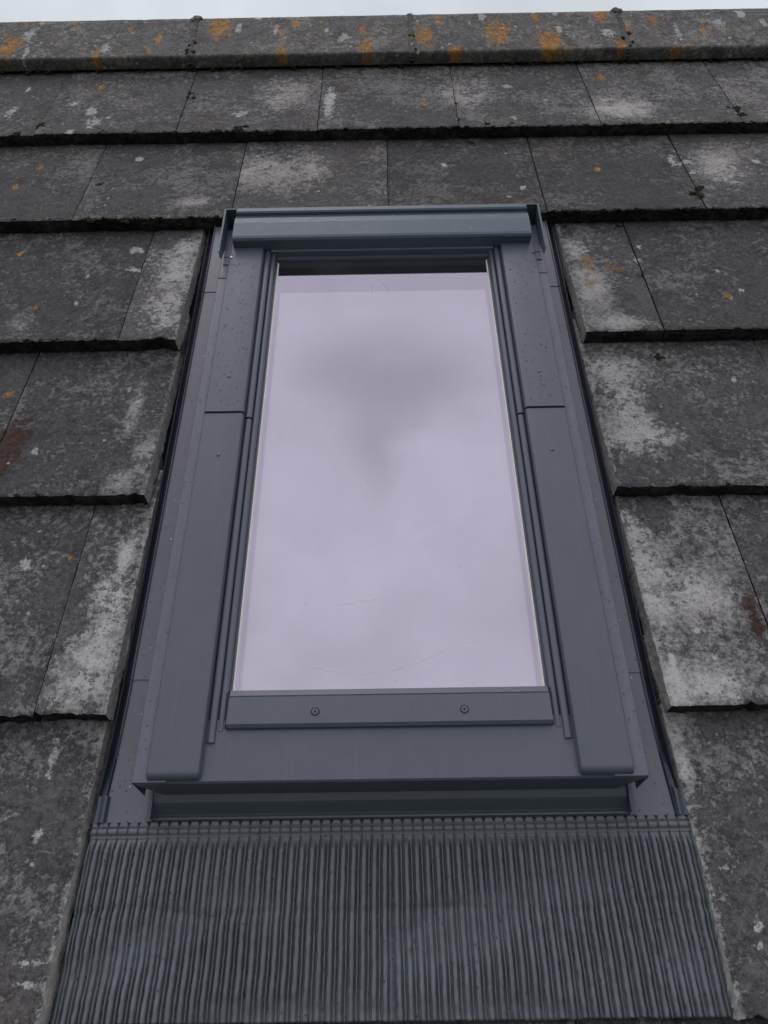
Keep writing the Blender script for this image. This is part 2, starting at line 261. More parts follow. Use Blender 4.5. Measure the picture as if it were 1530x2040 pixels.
M_GUTTER = metal('shaded_gutter_aluminium', GUTTER, .40, .2)  # darker copy of the deck metal, shade of the recessed gutter painted in
M_APRON = metal('pleated_lead_grey_sheet', APRON, .46, .45, .5, dirtc=(.045, .05, .042))
M_GASKET = plain('cream_spacer', (.74, .72, .64), .5)
M_RUBBER = plain('black_rubber', (.012, .013, .016), .6)
M_STEEL = plain('screw_grey', (.11, .115, .13), .35)
M_BRIGHT = plain('bright_zinc', (.8, .8, .8), .3)
M_GLASS1 = glass('outer_glass', (.835, .78, .895), .43, GLASSFILM)
M_GLASS2 = glass('inner_glass', (.90, .85, .93), .32, back=True)
M_WOOD = plain('dark_room_wood', (.05, .07, .05), .6)
wm, wt, wb = material('rain_water'); wb.inputs['Transmission Weight'].default_value = 1; wb.inputs['IOR'].default_value = 1.33; wb.inputs['Roughness'].default_value = .02
wt.put(wb.inputs['Base Color'], wt.mix(wt.noise(local(wt, False), 300), (.85, .87, .9), (.95, .96, .98))); M_WATER = wm

# ------------------------------------------------------------ helpers
ORIG = {}
def tag(o, label=None, cat=None, group=None, kind=None):
    kind = kind or 'thing'
    for k, v in (('label', label), ('category', cat), ('group', group), ('kind', kind)):
        if v: o[k] = v
    return o
def link(o, parent=None, loc=(0, 0, 0)):
    """top level: stands on the roof plane at loc; child: sits at loc given in roof coordinates"""
    COL.objects.link(o); ORIG[o.name] = Vector(loc)
    if parent is None: o.matrix_world = ROOF @ Matrix.Translation(loc)
    else:
        o.parent = parent; o.location = Vector(loc) - ORIG[parent.name]
    return o
def empty(name, loc, label, cat, group=None):
    o = bpy.data.objects.new(name, None); o.empty_display_size = .05
    link(o, None, loc); return tag(o, label, cat, group)
def obj(name, bm, mat, parent=None, loc=(0, 0, 0), smooth=False, bevel=0.0, seg=2):
    """bm is in roof coordinates"""
    if bevel:
        ed = [e for e in bm.edges if len(e.link_faces) == 2 and e.calc_face_angle(0) > .45]
        bmesh.ops.bevel(bm, geom=ed, offset=bevel, segments=seg, profile=.6, affect='EDGES', clamp_overlap=True)
    bmesh.ops.recalc_face_normals(bm, faces=bm.faces[:])
    me = bpy.data.meshes.new(name); bmesh.ops.translate(bm, verts=bm.verts[:], vec=-Vector(loc)); bm.to_mesh(me); bm.free()
    for m in (mat if isinstance(mat, (list, tuple)) else [mat]): me.materials.append(m)
    if smooth: me.shade_smooth()
    o = bpy.data.objects.new(name, me); return link(o, parent, loc)
def box(bm, u0, u1, v0, v1, w0, w1):
    vs = [bm.verts.new((x, y, z)) for x in (u0, u1) for y in (v0, v1) for z in (w0, w1)]
    for f in ((0, 1, 3, 2), (4, 6, 7, 5), (0, 4, 5, 1), (2, 3, 7, 6), (0, 2, 6, 4), (1, 5, 7, 3)): bm.faces.new([vs[i] for i in f])
def prism(bm, poly, axis, a, b):
    """closed outline extruded along 'u' (poly = (v,w)) or along 'v' (poly = (u,w)); a, b may be functions giving the end for each point"""
    A = [a(p) if callable(a) else a for p in poly]; B = [b(p) if callable(b) else b for p in poly]
    mk = (lambda p, t: (t, p[0], p[1])) if axis == 'u' else (lambda p, t: (p[0], t, p[1]))
    va = [bm.verts.new(mk(p, t)) for p, t in zip(poly, A)]; vb = [bm.verts.new(mk(p, t)) for p, t in zip(poly, B)]
    n = len(poly)
    for i in range(n): bm.faces.new((va[i], va[(i + 1) % n], vb[(i + 1) % n], vb[i]))
    bm.faces.new(va[::-1]); bm.faces.new(vb)
def sheet(path, th):
    """open profile path -> closed outline of thickness th on its lower side"""
    off = []
    for i, p in enumerate(path):
        a = path[max(0, i - 1)]; b = path[min(len(path) - 1, i + 1)]
        dx, dy = b[0] - a[0], b[1] - a[1]; L = math.hypot(dx, dy) or 1
        off.append((p[0] + dy / L * th, p[1] - dx / L * th))
    return list(path) + off[::-1]
def cyl(bm, c, r0, r1, h, seg=24, axis='w'):
    m = Matrix.Translation(c)
    if axis == 'u': m = m @ Matrix.Rotation(math.pi / 2, 4, 'Y')
    if axis == 'v': m = m @ Matrix.Rotation(math.pi / 2, 4, 'X')
    bmesh.ops.create_cone(bm, cap_ends=True, segments=seg, radius1=r0, radius2=r1, depth=h, matrix=m)
def NZ(x, y, z=0.0): return noise.noise(Vector((x, y, z)))
def FB(x, y, z=0.0): return noise.fractal(Vector((x, y, z)), .8, 2.1, 4)

def blobs(P, L):
    out = np.zeros(len(P), np.float32)
    for (u, v, ru, rv) in L:
        d = np.sqrt(((P[:, 0] - u) / ru) ** 2 + ((P[:, 1] - v) / rv) ** 2)
        out = np.maximum(out, np.clip(1.25 - .75 * d, 0, 1))
    return out
def near(L, u0, u1, v0, v1): return [b for b in L if u0 - .06 < b[0] < u1 + .06 and v0 - .12 < b[1] < v1 + .12]
def paint(me, P, **chan):
    for k, L in chan.items():
        a = me.attributes.new(k, 'FLOAT', 'POINT'); a.data.foreach_set('value', blobs(P, L) if isinstance(L, list) else L)

T = .028; GAUGE = .3166; THK = .0255
def tile(u0, u1, v0, v1, cut=None, res=.0035, tone=1.0, label='', seed=0, wshift=0.0, skew=0.0, group=None):
    """one flat interlocking tile; top surface reaches w=0 at its lower edge v0; cut = 'l' or 'r' side sawn by the window"""
    L = v1 - v0; nu = max(6, int((u1 - u0) / res)); nv = int(L / res)
    U = np.linspace(0, 1, nu + 1); V = np.linspace(0, 1, nv + 1)
    # finer at the lower edge
    verts = []; P = []
    def eu(s, v):                                                       # jitter of the side edges
        if cut == s: return .0014 * FB(v * 18, seed * 3.1) + .0010 * NZ(v * 130, seed) + .0012 * NZ(v * 300, seed + 5)
        return .0005 * NZ(v * 60, seed * 1.7 + (1 if s == 'l' else 2))
    chip = [(random.uniform(u0, u1), random.uniform(.004, .012), random.uniform(.001, .004)) for _ in range(5)]
    for j, tv in enumerate(V):
        vb = v0 + tv * L
        ul = u0 + eu('l', vb); ur = u1 + eu('r', vb)
        for i, tu in enumerate(U):
            u = ul + (ur - ul) * tu; fade = max(0.0, 1 - tv * L / .012)
            ve = .0012 * NZ(u * 90, seed * 2.3) + .0010 * NZ(u * 260, seed) + .0014 * NZ(u * 25, seed + 9)
            for cu, cr, cdp in chip:
                d = abs(u - cu) / cr
                if d < 1: ve += cdp * (1 - d * d)
            v = vb + ve * fade + skew * (u - (u0 + u1) / 2)
            wv = -(v - v0) / GAUGE * T + wshift
            wv += .0006 * NZ(u * 14, v * 14, seed) + .00035 * FB(u * 70, v * 70, seed)
            dl = min(u - ul, ur - u); df = v - (v0 + ve)
            e = min(dl if cut is None else dl, max(0, df))
            wv -= .0016 * max(0, 1 - e / .0028) ** 2 * (1 + .6 * NZ(u * 200, v * 200))
            verts.append((u, v, wv))
    nt = len(verts); faces = []; mats = []
    for j in range(nv):
        for i in range(nu):
            a = j * (nu + 1) + i; faces.append((a, a + 1, a + nu + 2, a + nu + 1)); mats.append(0)
    ring = [i for i in range(nu + 1)] + [j * (nu + 1) + nu for j in range(1, nv + 1)] + [nv * (nu + 1) + i for i in range(nu - 1, -1, -1)] + [j * (nu + 1) for j in range(nv - 1, 0, -1)]
    prev = ring; R = len(ring); rows = 5
    for k in range(1, rows + 1):
        cur = []
        for q, idx in enumerate(ring):
            x, y, z = verts[idx]; f = k / rows
            front = q <= nu; right = nu < q <= nu + nv; left = q > 2 * nu + nv
            dx = dy = 0
            if front: dy = .0012 * NZ(x * 110, f * 9, seed) + .001 * NZ(x * 300, f * 20, seed) + .001 * math.sin(f * math.pi) * -1 + .0015 * f
            if (right and cut == 'r') or (left and cut == 'l'):
                s = 1 if cut == 'r' else -1
                dx = s * (.0004 * f * f + .0012 * f * NZ(y * 50, f * 5, seed) + .0008 * NZ(y * 180, f * 12, seed))
            cur.append(len(verts)); verts.append((x + dx, y + dy, z - THK * f))
        for q in range(R):
            q2 = (q + 1) % R; faces.append((prev[q], cur[q], cur[q2], prev[q2]))
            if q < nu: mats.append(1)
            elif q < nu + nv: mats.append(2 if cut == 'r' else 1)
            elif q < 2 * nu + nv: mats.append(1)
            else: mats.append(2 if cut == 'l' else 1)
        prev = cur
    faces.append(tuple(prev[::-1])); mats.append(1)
    A = np.array(verts, np.float32); o0 = np.array([(u0 + u1) / 2, (v0 + v1) / 2, -T], np.float32)
    me = bpy.data.meshes.new('roof_tile'); me.from_pydata((A - o0).tolist(), [], faces)
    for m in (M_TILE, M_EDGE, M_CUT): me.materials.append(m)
    me.polygons.foreach_set('material_index', mats); me.shade_smooth()
    me.set_sharp_from_angle(angle=math.radians(50))
    K = (u0, u1, v0, v1)
    pl = blobs(A, near(TP, *K))
    if cut: pl = np.maximum(pl, .75 * np.exp(-(((A[:, 0] - (u0 if cut == 'l' else u1)) / .0075) ** 2)).astype(np.float32))
    paint(me, A, pale=pl, white=near(TW, *K), ochre=near(TOC, *K), rust=near(TR, *K), orange=near(TO, *K))
    o = bpy.data.objects.new('roof_tile', me); link(o, None, tuple(float(x) for x in o0))
    b_ = 1.0 if seed > 30 else .97
    o.color = (tone * (1.03 if seed < 30 else 1.0), tone, tone * b_, 1)
    return tag(o, label, 'roof tile', group or 'flat concrete roof tiles')

# ------------------------------------------------------------ roof structure under the tiles
bm = bmesh.new(); box(bm, -2.2, 2.2, -3.2, .15, -.115, -.088)
tag(obj('roof_underlay', bm, M_FELT, None, (0, -1.2, -.1)), kind='structure')
bm = bmesh.new(); prism(bm, [(.185, -.05), (.19 + 3 * math.cos(math.radians(-80)), -.02 + 3 * math.sin(math.radians(-80))), (.16 + 3 * math.cos(math.radians(-80)), -.05 + 3 * math.sin(math.radians(-80))), (.155, -.09)], 'u', -2.2, 2.2)
tag(obj('rear_roof_slope', bm, M_FELT, None, (0, .2, -.5)), kind='structure')
gm, gt, gb = material('distant_ground'); gv = local(gt, False)
gt.put(gb.inputs['Base Color'], gt.ramp(gt.noise(gv, .05, 6, .6), [(.3, (.03, .045, .022)), (.6, (.06, .07, .045))])); gb.inputs['Roughness'].default_value = 1
me = bpy.data.meshes.new('ground'); me.from_pydata([(-1500, -1500, 0), (1500, -1500, 0), (1500, 1500, 0), (-1500, 1500, 0)], [], [(0, 1, 2, 3)]); me.materials.append(gm)
go = bpy.data.objects.new('ground', me); COL.objects.link(go); tag(go, kind='structure')

# ------------------------------------------------------------ tiles, course by course (lower edges v, joints u measured up the roof)
VE = [-.334, -.633, -.9626, -1.2788, -1.5987, -1.9053, -2.2220]
OF = [.0164, .013, .0121, .0204, .0297]
CUTL, CUTR = -.339, .3325
G = .0013
def course(n, ua, ub, **kw):
    v0 = VE[n - 1]; top = (VE[n - 2] if n > 1 else -.02) + .07 + (.04 if n == 1 else 0)
    cut = kw.get('cut')
    a = ua + (0 if cut == 'l' else G / 2); b = ub - (0 if cut == 'r' else G / 2)
    gr = random.uniform(-.0003, .0009)
    if cut != 'l': a += gr
    return tile(a, b, v0 + random.uniform(-.0012, .0012), top, skew=random.uniform(-.004, .004), wshift=random.uniform(-.0012, .0004), **kw)
W_ = .300
lab1 = ['lichen speckled grey tile at the far left of the top course below the ridge',
        'white flecked grey tile, second from the left in the top course',
        'mid grey tile with a moss clump above its left joint, third in the top course',
        'mossy edged grey tile left of the pale drip in the top course',
        'grey tile with a pale white drip stain beside its left joint, top course',
        'light brownish grey tile in the top course, right of the window centre',
        'smooth light brown tile just left of the mossy joint, top course',
        'grey tile at the far right of the top course below the ridge']
tones1 = [.95, 1.0, 1.0, .95, 1.0, 1.2, 1.3, 1.2]
for k, u in enumerate([-3.5, -2.5, -1.5, -.5, .5, 1.5, 2.5]):
    ua = OF[0] + u * W_
    course(1, ua, ua + W_, label=lab1[k], tone=tones1[k], seed=10 + k)
lab2 = ['dark tile with orange lichen dots, far left of the second course',
        'dark grey tile left of the window hood end in the second course',
        'grey scuffed tile above the left half of the window hood',
        'very dark grey tile above the right half of the window hood',
        'dark tile with one small orange dot, right of the window hood end',
        'lighter grey tile with white blotches, far right of the second course']
tones2 = [.85, .88, 1.05, .72, .75, 1.1]
for k, u in enumerate([-3, -2, -1, 0, 1, 2]):
    ua = OF[1] + u * W_
    course(2, ua, ua + W_, label=lab2[k], tone=tones2[k], seed=20 + k)
course(3, OF[2] - 2.5 * W_, OF[2] - 1.5 * W_, label='dark brown grey tile left of the pale cut strip beside the window top', tone=.8, seed=31)
course(3, OF[2] - 1.5 * W_, -.3430, cut='r', label='narrow pale cut tile strip left of the window top', tone=1.25, seed=32)
course(3, .3345, OF[2] + 1.5 * W_, cut='l', label='cut tile with faint ochre lichen right of the window top', tone=1.05, seed=33)
course(3, OF[2] + 1.5 * W_, OF[2] + 2.5 * W_, label='dark grey whole tile right of the ochre stained cut tile', tone=.85, seed=34)
course(4, OF[3] - 3 * W_, OF[3] - 2 * W_, label='tile sliver with rusty moss at the left edge, fourth course', tone=.95, seed=41)
course(4, OF[3] - 2 * W_, -.3415, cut='r', label='wide dark cut tile left of the window middle', tone=.92, seed=42)
course(4, .3275, OF[3] + 2 * W_, cut='l', label='mottled cut tile with pale scoured patch right of the window middle', tone=1.1, seed=43)
course(4, OF[3] + 2 * W_, OF[3] + 3 * W_, label='tile sliver at the right edge beside the mottled cut tile', tone=1.0, seed=44)
course(5, OF[4] - 2.5 * W_, OF[4] - 1.5 * W_, label='grey brown tile with one white splash left of the cut strip, fifth course', tone=1.1, seed=51)
course(5, OF[4] - 1.5 * W_, -.3345, cut='r', label='narrow pale mottled cut tile left of the lower window', tone=1.35, seed=52)
course(5, .3315, OF[4] + 1.5 * W_, cut='l', label='pale mottled cut tile with white scratch right of the lower window', tone=1.35, seed=53)
course(5, OF[4] + 1.5 * W_, OF[4] + 2.5 * W_, label='grey tile at the right edge beside a brown stained joint', tone=1.2, seed=54)
course(6, -.62, CUTL - .001, cut='r', label='large smooth grey cut tile left of the pleated apron', tone=1.2, seed=61)
course(6, .3300, .62, cut='l', label='large smooth grey cut tile right of the pleated apron', tone=1.25, seed=62)
course(7, -.735, -.435, label='tile below the left cut tile at the bottom edge', tone=.7, seed=70)
course(7, -.435, -.13, label='dark tile under the left part of the apron lower edge', tone=.7, seed=71)
course(7, -.13, .178, label='dark tile under the middle of the apron lower edge', tone=.7, seed=72)
course(7, .178, .478, label='dark tile under the right corner of the apron', tone=.7, seed=73)

# the same courses carried on to both sides
full = next(o for o in COL.objects if o.get('label') == lab2[4])
def carry(n, uc):
    c = full.copy(); COL.objects.link(c)
    c.matrix_world = ROOF @ Matrix.Translation((uc, VE[n - 1] + (VE[0] + .07 - VE[1]) / 2, -T))
    k = random.uniform(.85, 1.2); c.color = (k, k, k, 1)
    c['label'] = 'weathered grey roof tile further along the roof, past the window area'; c['group'] = 'flat concrete roof tiles further along the roof'
for n, ul, ur in ((1, OF[0] - 3.5 * W_, OF[0] + 3.5 * W_), (2, OF[1] - 3 * W_, OF[1] + 3 * W_), (3, OF[2] - 2.5 * W_, OF[2] + 2.5 * W_), (4, OF[3] - 3 * W_, OF[3] + 3 * W_), (5, OF[4] - 2.5 * W_, OF[4] + 2.5 * W_), (6, -.62, .62), (7, -.735, .478)):
    for q in range(2):
        if ul - (q + .5) * W_ > -1.75: carry(n, ul - (q + .5) * W_)
        if ur + (q + .5) * W_ < 1.75: carry(n, ur + (q + .5) * W_)

# ------------------------------------------------------------ ridge
def ridge_profile():
    p = [(-.0185, -.0205), (-.0190, -.0145), (-.0192, -.0075), (-.0188, -.0005), (-.0182, .0035), (-.0168, .0058), (-.0145, .0068)]
    v = -.0105
    while v < .148: p.append((v, .0068 + .0052 * (v + .0105) / .1585)); v += .0042
    for k in range(1, 17):
        a = math.radians(80 * k / 16); p.append((.148 + .05 * math.sin(a), .012 - .05 + .05 * math.cos(a)))
    x, y = p[-1]; dx, dy = math.cos(math.radians(-80)), math.sin(math.radians(-80))
    for k in range(1, 12): p.append((x + dx * .014 * k, y + dy * .014 * k))
    return p
RP = ridge_profile()
def ridge(u0, u1, label, tone, seed, lift=0.0):
    res = .004; nu = int((u1 - u0) / res); verts = []; n = len(RP); tw = []
    for i in range(nu + 1):
        u = u0 + (u1 - u0) * i / nu
        e = min(u - u0, u1 - u)
        for j, (a, b) in enumerate(RP):
            sh = .0007 * NZ(u * 20, a * 20, seed) + .0005 * FB(u * 80, a * 80, seed) - .0018 * max(0, 1 - e / .004) ** 2
            if j < 7: sh += .0012 * NZ(u * 110, b * 80, seed + 3)
            verts.append((u + .001 * NZ(a * 60, seed) * (e < .001), a - sh * (.6 if j < 7 else 0), b + sh + lift * (u - u0) / (u1 - u0) + .003 * NZ(u * 3, 5, seed) * 0))
    faces, mats = [], []
    for i in range(nu):
        for j in range(n - 1):
            a = i * n + j; faces.append((a, a + n, a + n + 1, a + 1)); mats.append(0)
    # underside and ends
    base = len(verts); 
    for i in (0, nu):
        u = u0 if i == 0 else u1
        for a, b in RP: 
            dx = a - .11; verts.append((u, .11 + dx * .86, b - .013 if a < .16 else b - .008))
    for s, i in ((0, 0), (1, nu)):
        for j in range(n - 1):
            a = i * n + j; b = base + s * n + j
            faces.append((a, a + 1, b + 1, b) if s == 0 else (a, b, b + 1, a + 1)); mats.append(0)
    for j in range(n - 1): faces.append((base + j, base + j + 1, base + n + j + 1, base + n + j)); mats.append(1)
    faces.append(tuple([0 + i * n for i in range(nu + 1)] + [base + n, base])); mats.append(1)
    A = np.array(verts, np.float32); o0 = np.array([(u0 + u1) / 2, .08, -.03], np.float32)
    me = bpy.data.meshes.new('ridge_tile'); me.from_pydata((A - o0).tolist(), [], faces)
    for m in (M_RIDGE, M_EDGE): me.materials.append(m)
    me.polygons.foreach_set('material_index', mats); me.shade_smooth(); me.set_sharp_from_angle(angle=math.radians(60))
    B = A.copy()
    K = (u0, u1, -.02, .20)
    paint(me, B, pale=[], white=near(RW, *K), ochre=near([(b[0], b[1] - .012, b[2] * 1.4, b[3] * 1.2) for b in RO if b[0] > .3 or b[1] < .02], *K), rust=[], orange=near(RO, *K))
    o = bpy.data.objects.new('ridge_tile', me); link(o, None, tuple(float(x) for x in o0)); o.color = (tone, tone, tone, 1)
    return tag(o, label, 'ridge tile', 'concrete ridge tiles')
RJ = [-1.49, -.968, -.4465, .0765, .584, 1.105, 1.62]
RJL = ['ridge tile off the left end of the ridge', 'leftmost ridge tile with a big orange lichen patch near its left end',
       'grey ridge tile between the left and middle joints, orange patch by its left joint',
       'ridge tile right of the middle joint with three orange lichen patches',
       'rightmost ridge tile with pale droppings and yellow lichen', 'ridge tile off the right end of the ridge']
for k in range(0, 6): ridge(RJ[k] + .001, RJ[k + 1] - .001, RJL[k], [1, 1.15, 1.15, 1.12, 1.22, 1.1][k], 80 + k)

def ico(sub):
    b_ = bmesh.new(); bmesh.ops.create_icosphere(b_, subdivisions=sub, radius=1.0)
    r = ([tuple(v.co) for v in b_.verts], [tuple(v.index for v in f.verts) for f in b_.faces]); b_.free(); return r
ICO = {k: ico(k) for k in (1, 2, 3)}
class Pile:
    """many small lumps gathered into one mesh"""
    def __init__(s): s.v = []; s.f = []
    def add(s, sub, fn):
        V, F = ICO[sub]; n = len(s.v); s.v += [fn(*p) for p in V]; s.f += [tuple(i + n for i in f) for f in F]
    def bm(s):
        me = bpy.data.meshes.new('pile'); me.from_pydata(s.v, [], s.f); b_ = bmesh.new(); b_.from_mesh(me); bpy.data.meshes.remove(me); return b_
def lumpy(P_, c, r, amp=.35, sub=2, sq=(1, 1, 1), seed=0):
    def fn(x, y, z):
        k = 1 + amp * NZ(x * 1.7 + seed, y * 1.7, z * 1.7) + amp * .5 * NZ(x * 4 + seed, y * 4, z * 4) + amp * .45 * NZ(x * 9 + seed, y * 9, z * 9)
        return (c[0] + x * r * sq[0] * k, c[1] + y * r * sq[1] * k, c[2] + z * r * sq[2] * k)
    P_.add(sub, fn)
JL = ['dark mortar bead over the left ridge joint', 'dark mortar bead over the middle ridge joint', 'dark mortar bead over the right ridge joint']
for k, uj in enumerate(RJ[2:5]):
    bm = Pile()
    for j in range(2, 60):
        a, b = RP[min(j, len(RP) - 1)]
        lumpy(bm, (uj + .0015 * NZ(a * 50, k), a, b - .0012), .0075 + .0015 * NZ(a * 70, k, 3), .3, 2, (1, .8, .42), seed=j + k * 9)
    if k != 1: lumpy(bm, (uj, .156, .011), .012, .35, 3, (1.2, 1.2, .5), seed=k)
    tag(obj('mortar_bead', bm.bm(), M_RIDGE, None, (uj, .08, .01), smooth=True), JL[k], 'mortar', 'mortar beads on the ridge joints')

# moss along the tile edges and joints
bm = Pile()
for uj, n_ in ((RJ[2], 6), (RJ[3], 3), (RJ[4], 4)):
    for q in range(n_): lumpy(bm, (uj + random.uniform(-.012, .012), random.uniform(-.012, .06), .009), random.uniform(.003, .006), .4, 2, (1, 1.2, .5), seed=q)
for (u, v, a, b) in MO:
    n = VE[:6]; wz = -.001
    for c_, ve in enumerate(n):
        if v >= ve - .008: wz = -(v - ve) / GAUGE * T; break
    for q in range(12):
        lumpy(bm, (u + random.gauss(0, .45) * a, v + random.gauss(0, .38) * a, wz - .001), a * random.uniform(.18, .48), .8, 2, (1.2, 1, .5), seed=random.random() * 50)
for ve, dens, ua, ub in ((VE[0], 260, -.92, .92), (VE[1], 110, -.8, -.3), (VE[1], 90, .3, .8), (VE[2], 26, -.75, -.36), (VE[2], 30, .36, .7), (VE[3], 26, -.65, -.36), (VE[3], 20, .36, .65), (-.0205, 170, -.98, .98)):
    for q in range(dens):
        u = random.uniform(ua, ub)
        if NZ(u * 9, ve * 30) < -.12 and random.random() < .7: continue
        r = random.uniform(.0012, .0032)
        if ve == -.0205: lumpy(bm, (u, ve - .002, -.024 + random.uniform(0, .006)), r * 1.2, .5, 2, (1.8, 1, .7), seed=q); continue
        if random.random() < .45:                                       # a ragged cushion made of many small tufts
            sp = random.uniform(.003, .008)
            for z in range(random.randint(4, 11)):
                lumpy(bm, (u + random.gauss(0, sp), ve + random.uniform(-.001, .0035), random.uniform(-.010, .0004)), random.uniform(.0010, .0026), .8, 2, (1.2, .9, .6), seed=q + z * 3.1)
        else: lumpy(bm, (u, ve + random.uniform(-.001, .002), random.uniform(-.024, -.002)), r, .8, 2, (1.9, .8, .8), seed=q)
tag(obj('moss', bm.bm(), M_MOSS, None, (0, -.4, 0), smooth=True), 'dark moss clumps growing along the tile edges and joints', 'moss', kind='stuff')

# mortar left along the sawn tile sides
ML = [([(-.3446, -1.479), (-.3325, -1.477), (-.3310, -1.50), (-.3312, -1.53), (-.3365, -1.5415), (-.344, -1.52)], 'mortar lump hanging from the cut tile edge, left of the lower window'),
      ([(-.3534, -1.182), (-.3425, -1.176), (-.3385, -1.20), (-.3392, -1.2258), (-.3432, -1.26), (-.352, -1.25)], 'jagged mortar flake on the cut edge left of the window middle'),
      ([(-.35, -.862), (-.3400, -.864), (-.3362, -.885), (-.3375, -.9191), (-.3422, -.9616), (-.35, -.94)], 'rounded mortar flake below the pale cut strip, left of the window top'),
      ([(.3325, -.868), (.348, -.853), (.3483, -.9539), (.3355, -.950), (.3318, -.91)], 'rounded mortar flake on the cut edge right of the window top'),
      ([(.3262, -1.495), (.3379, -1.492), (.3425, -1.5838), (.3325, -1.592), (.3270, -1.54)], 'long mortar strip on the cut edge right of the lower window')]
for k, (poly, lab) in enumerate(ML):
    bm = bmesh.new(); fine = []
    for i in range(len(poly)):
        a, b = Vector(poly[i]), Vector(poly[(i + 1) % len(poly)]); m = max(2, int((b - a).length / .0025))
        for q in range(m):
            p = a.lerp(b, q / m); p += Vector((NZ(p.x * 400, p.y * 400, k), NZ(p.x * 400, p.y * 400, k + 9))) * .0011; fine.append((p.x, p.y))
    vb = [bm.verts.new((x, y, -.046)) for x, y in fine]; vt = [bm.verts.new((x, y, -.027 + .0015 * NZ(x * 200, y * 200))) for x, y in fine]
    n = len(fine); 
    for i in range(n): bm.faces.new((vb[i], vb[(i + 1) % n], vt[(i + 1) % n], vt[i]))
    bm.faces.new(vt); bm.faces.new(vb[::-1])
    tag(obj('mortar_lump', bm, M_MORTAR, None, (poly[0][0], poly[0][1], -.04), bevel=.0008, seg=1), lab, 'mortar', 'mortar remains along the cut tiles')

# ------------------------------------------------------------ window flashing
FL = empty('window_flashing', (0, -1.7, -.06), 'dark grey metal flashing with pleated apron around the roof window', 'flashing')
def gutter_profile(s, dz, flare=0.0):
    """deck from the frame out to the rim, the rim, then the deep gutter tucked below the cut tiles"""
    Q = (.3170 if s < 0 else .3115) + flare
    p = [(.262, .004), (.2635, -.0175), (.268, -.020), (.2965, -.0202), (Q - .0022, -.0200), (Q - .0008, -.0172), (Q, -.0168), (Q + .0006, -.0180), (Q + .0014, -.0330),
         (Q + .0100, -.0360), (Q + .0112, -.0255), (Q + .0120, -.0250), (Q + .0128, -.0262), (Q + .0138, -.0500), (.352, -.058), (.354, -.064), (.375, -.064)]
    return [(s * a, b + dz) for a, b in p]
segs = [(-.64, -.826, .0022), (-.824, -1.5485, .0011), (-1.5465, -1.716, 0.0)]
for s in (-1, 1):
    for k, (va, vb, dz) in enumerate(segs):
        bm = bmesh.new()
        if k < 2:
            path = gutter_profile(s, dz); poly = sheet(path if s > 0 else path[::-1], .0007)
            prism(bm, poly, 'v', va, vb)
        else:                                                           # the lowest piece flares towards its foot
            N = 12; rings = []
            for i in range(N + 1):
                f = i / N; path = gutter_profile(s, dz, .006 * f * f); 
                if f > .55: path = [(a, b + (.012 * (f - .55) / .45 if abs(a) > .320 and abs(a) < .34 and b < -.03 else 0)) for a, b in path]
                poly = sheet(path if s > 0 else path[::-1], .0007)
                rings.append([bm.verts.new((x, va + (vb - va) * f, y)) for x, y in poly])
            for r0, r1 in zip(rings, rings[1:]):
                n = len(r0)
                for i in range(n): bm.faces.new((r0[i], r0[(i + 1) % n], r1[(i + 1) % n], r1[i]))
            bm.faces.new(rings[0][::-1]); bm.faces.new(rings[-1])
        for f in bm.faces: f.smooth = False
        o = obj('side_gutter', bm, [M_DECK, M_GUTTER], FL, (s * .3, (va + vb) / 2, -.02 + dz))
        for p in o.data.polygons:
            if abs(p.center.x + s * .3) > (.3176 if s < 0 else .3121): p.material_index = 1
    # folded foot of the gutter
    bm = bmesh.new()
    path = [(.262, -.0195), (.2650, -.0160), (.2675, -.0155), (.2700, -.0175), (.273, -.0198)]
    prism(bm, sheet([(s * a, b) for a, b in (path if s > 0 else path[::-1])], .0006), 'v', -1.716, -1.694)
    obj('corner_fold', bm, M_SASH, FL, (s * .269, -1.7, -.015))
    bm = bmesh.new()
    path = [(.316, -.0200), (.3185, -.0150), (.3215, -.0165), (.3235, -.0190), (.326, -.0170), (.3290, -.0185), (.331, -.024)]
    prism(bm, sheet([(s * a, b) for a, b in (path if s > 0 else path[::-1])], .0006), 'v', -1.7165, -1.688)
    obj('corner_fold', bm, M_GUTTER2, FL, (s * .323, -1.7, -.015))
# upstand below the window
bm = bmesh.new()
up_path = [(-1.662, .012), (-1.690, .0035), (-1.700, -.0010), (-1.7030, -.0045), (-1.7095, -.0135), (-1.7115, -.0150), (-1.7130, -.0135), (-1.7150, -.0140), (-1.7165, -.0185)]
prism(bm, sheet(up_path[::-1], .0008), 'u', lambda p: -.2610 - (-p[0] - 1.69) * .12, lambda p: .2595 + (-p[0] - 1.69) * .12)
obj('front_upstand', bm, M_GUTTER2, FL, (0, -1.7, 0), smooth=False)
# upper flashing behind the hood
bm = bmesh.new(); prism(bm, sheet([(-.735, -.021), (-.70, -.022), (-.60, -.047)], .0008), 'u', -.264, .264)
obj('top_flashing', bm, M_GUTTER, FL, (0, -.7, -.03))

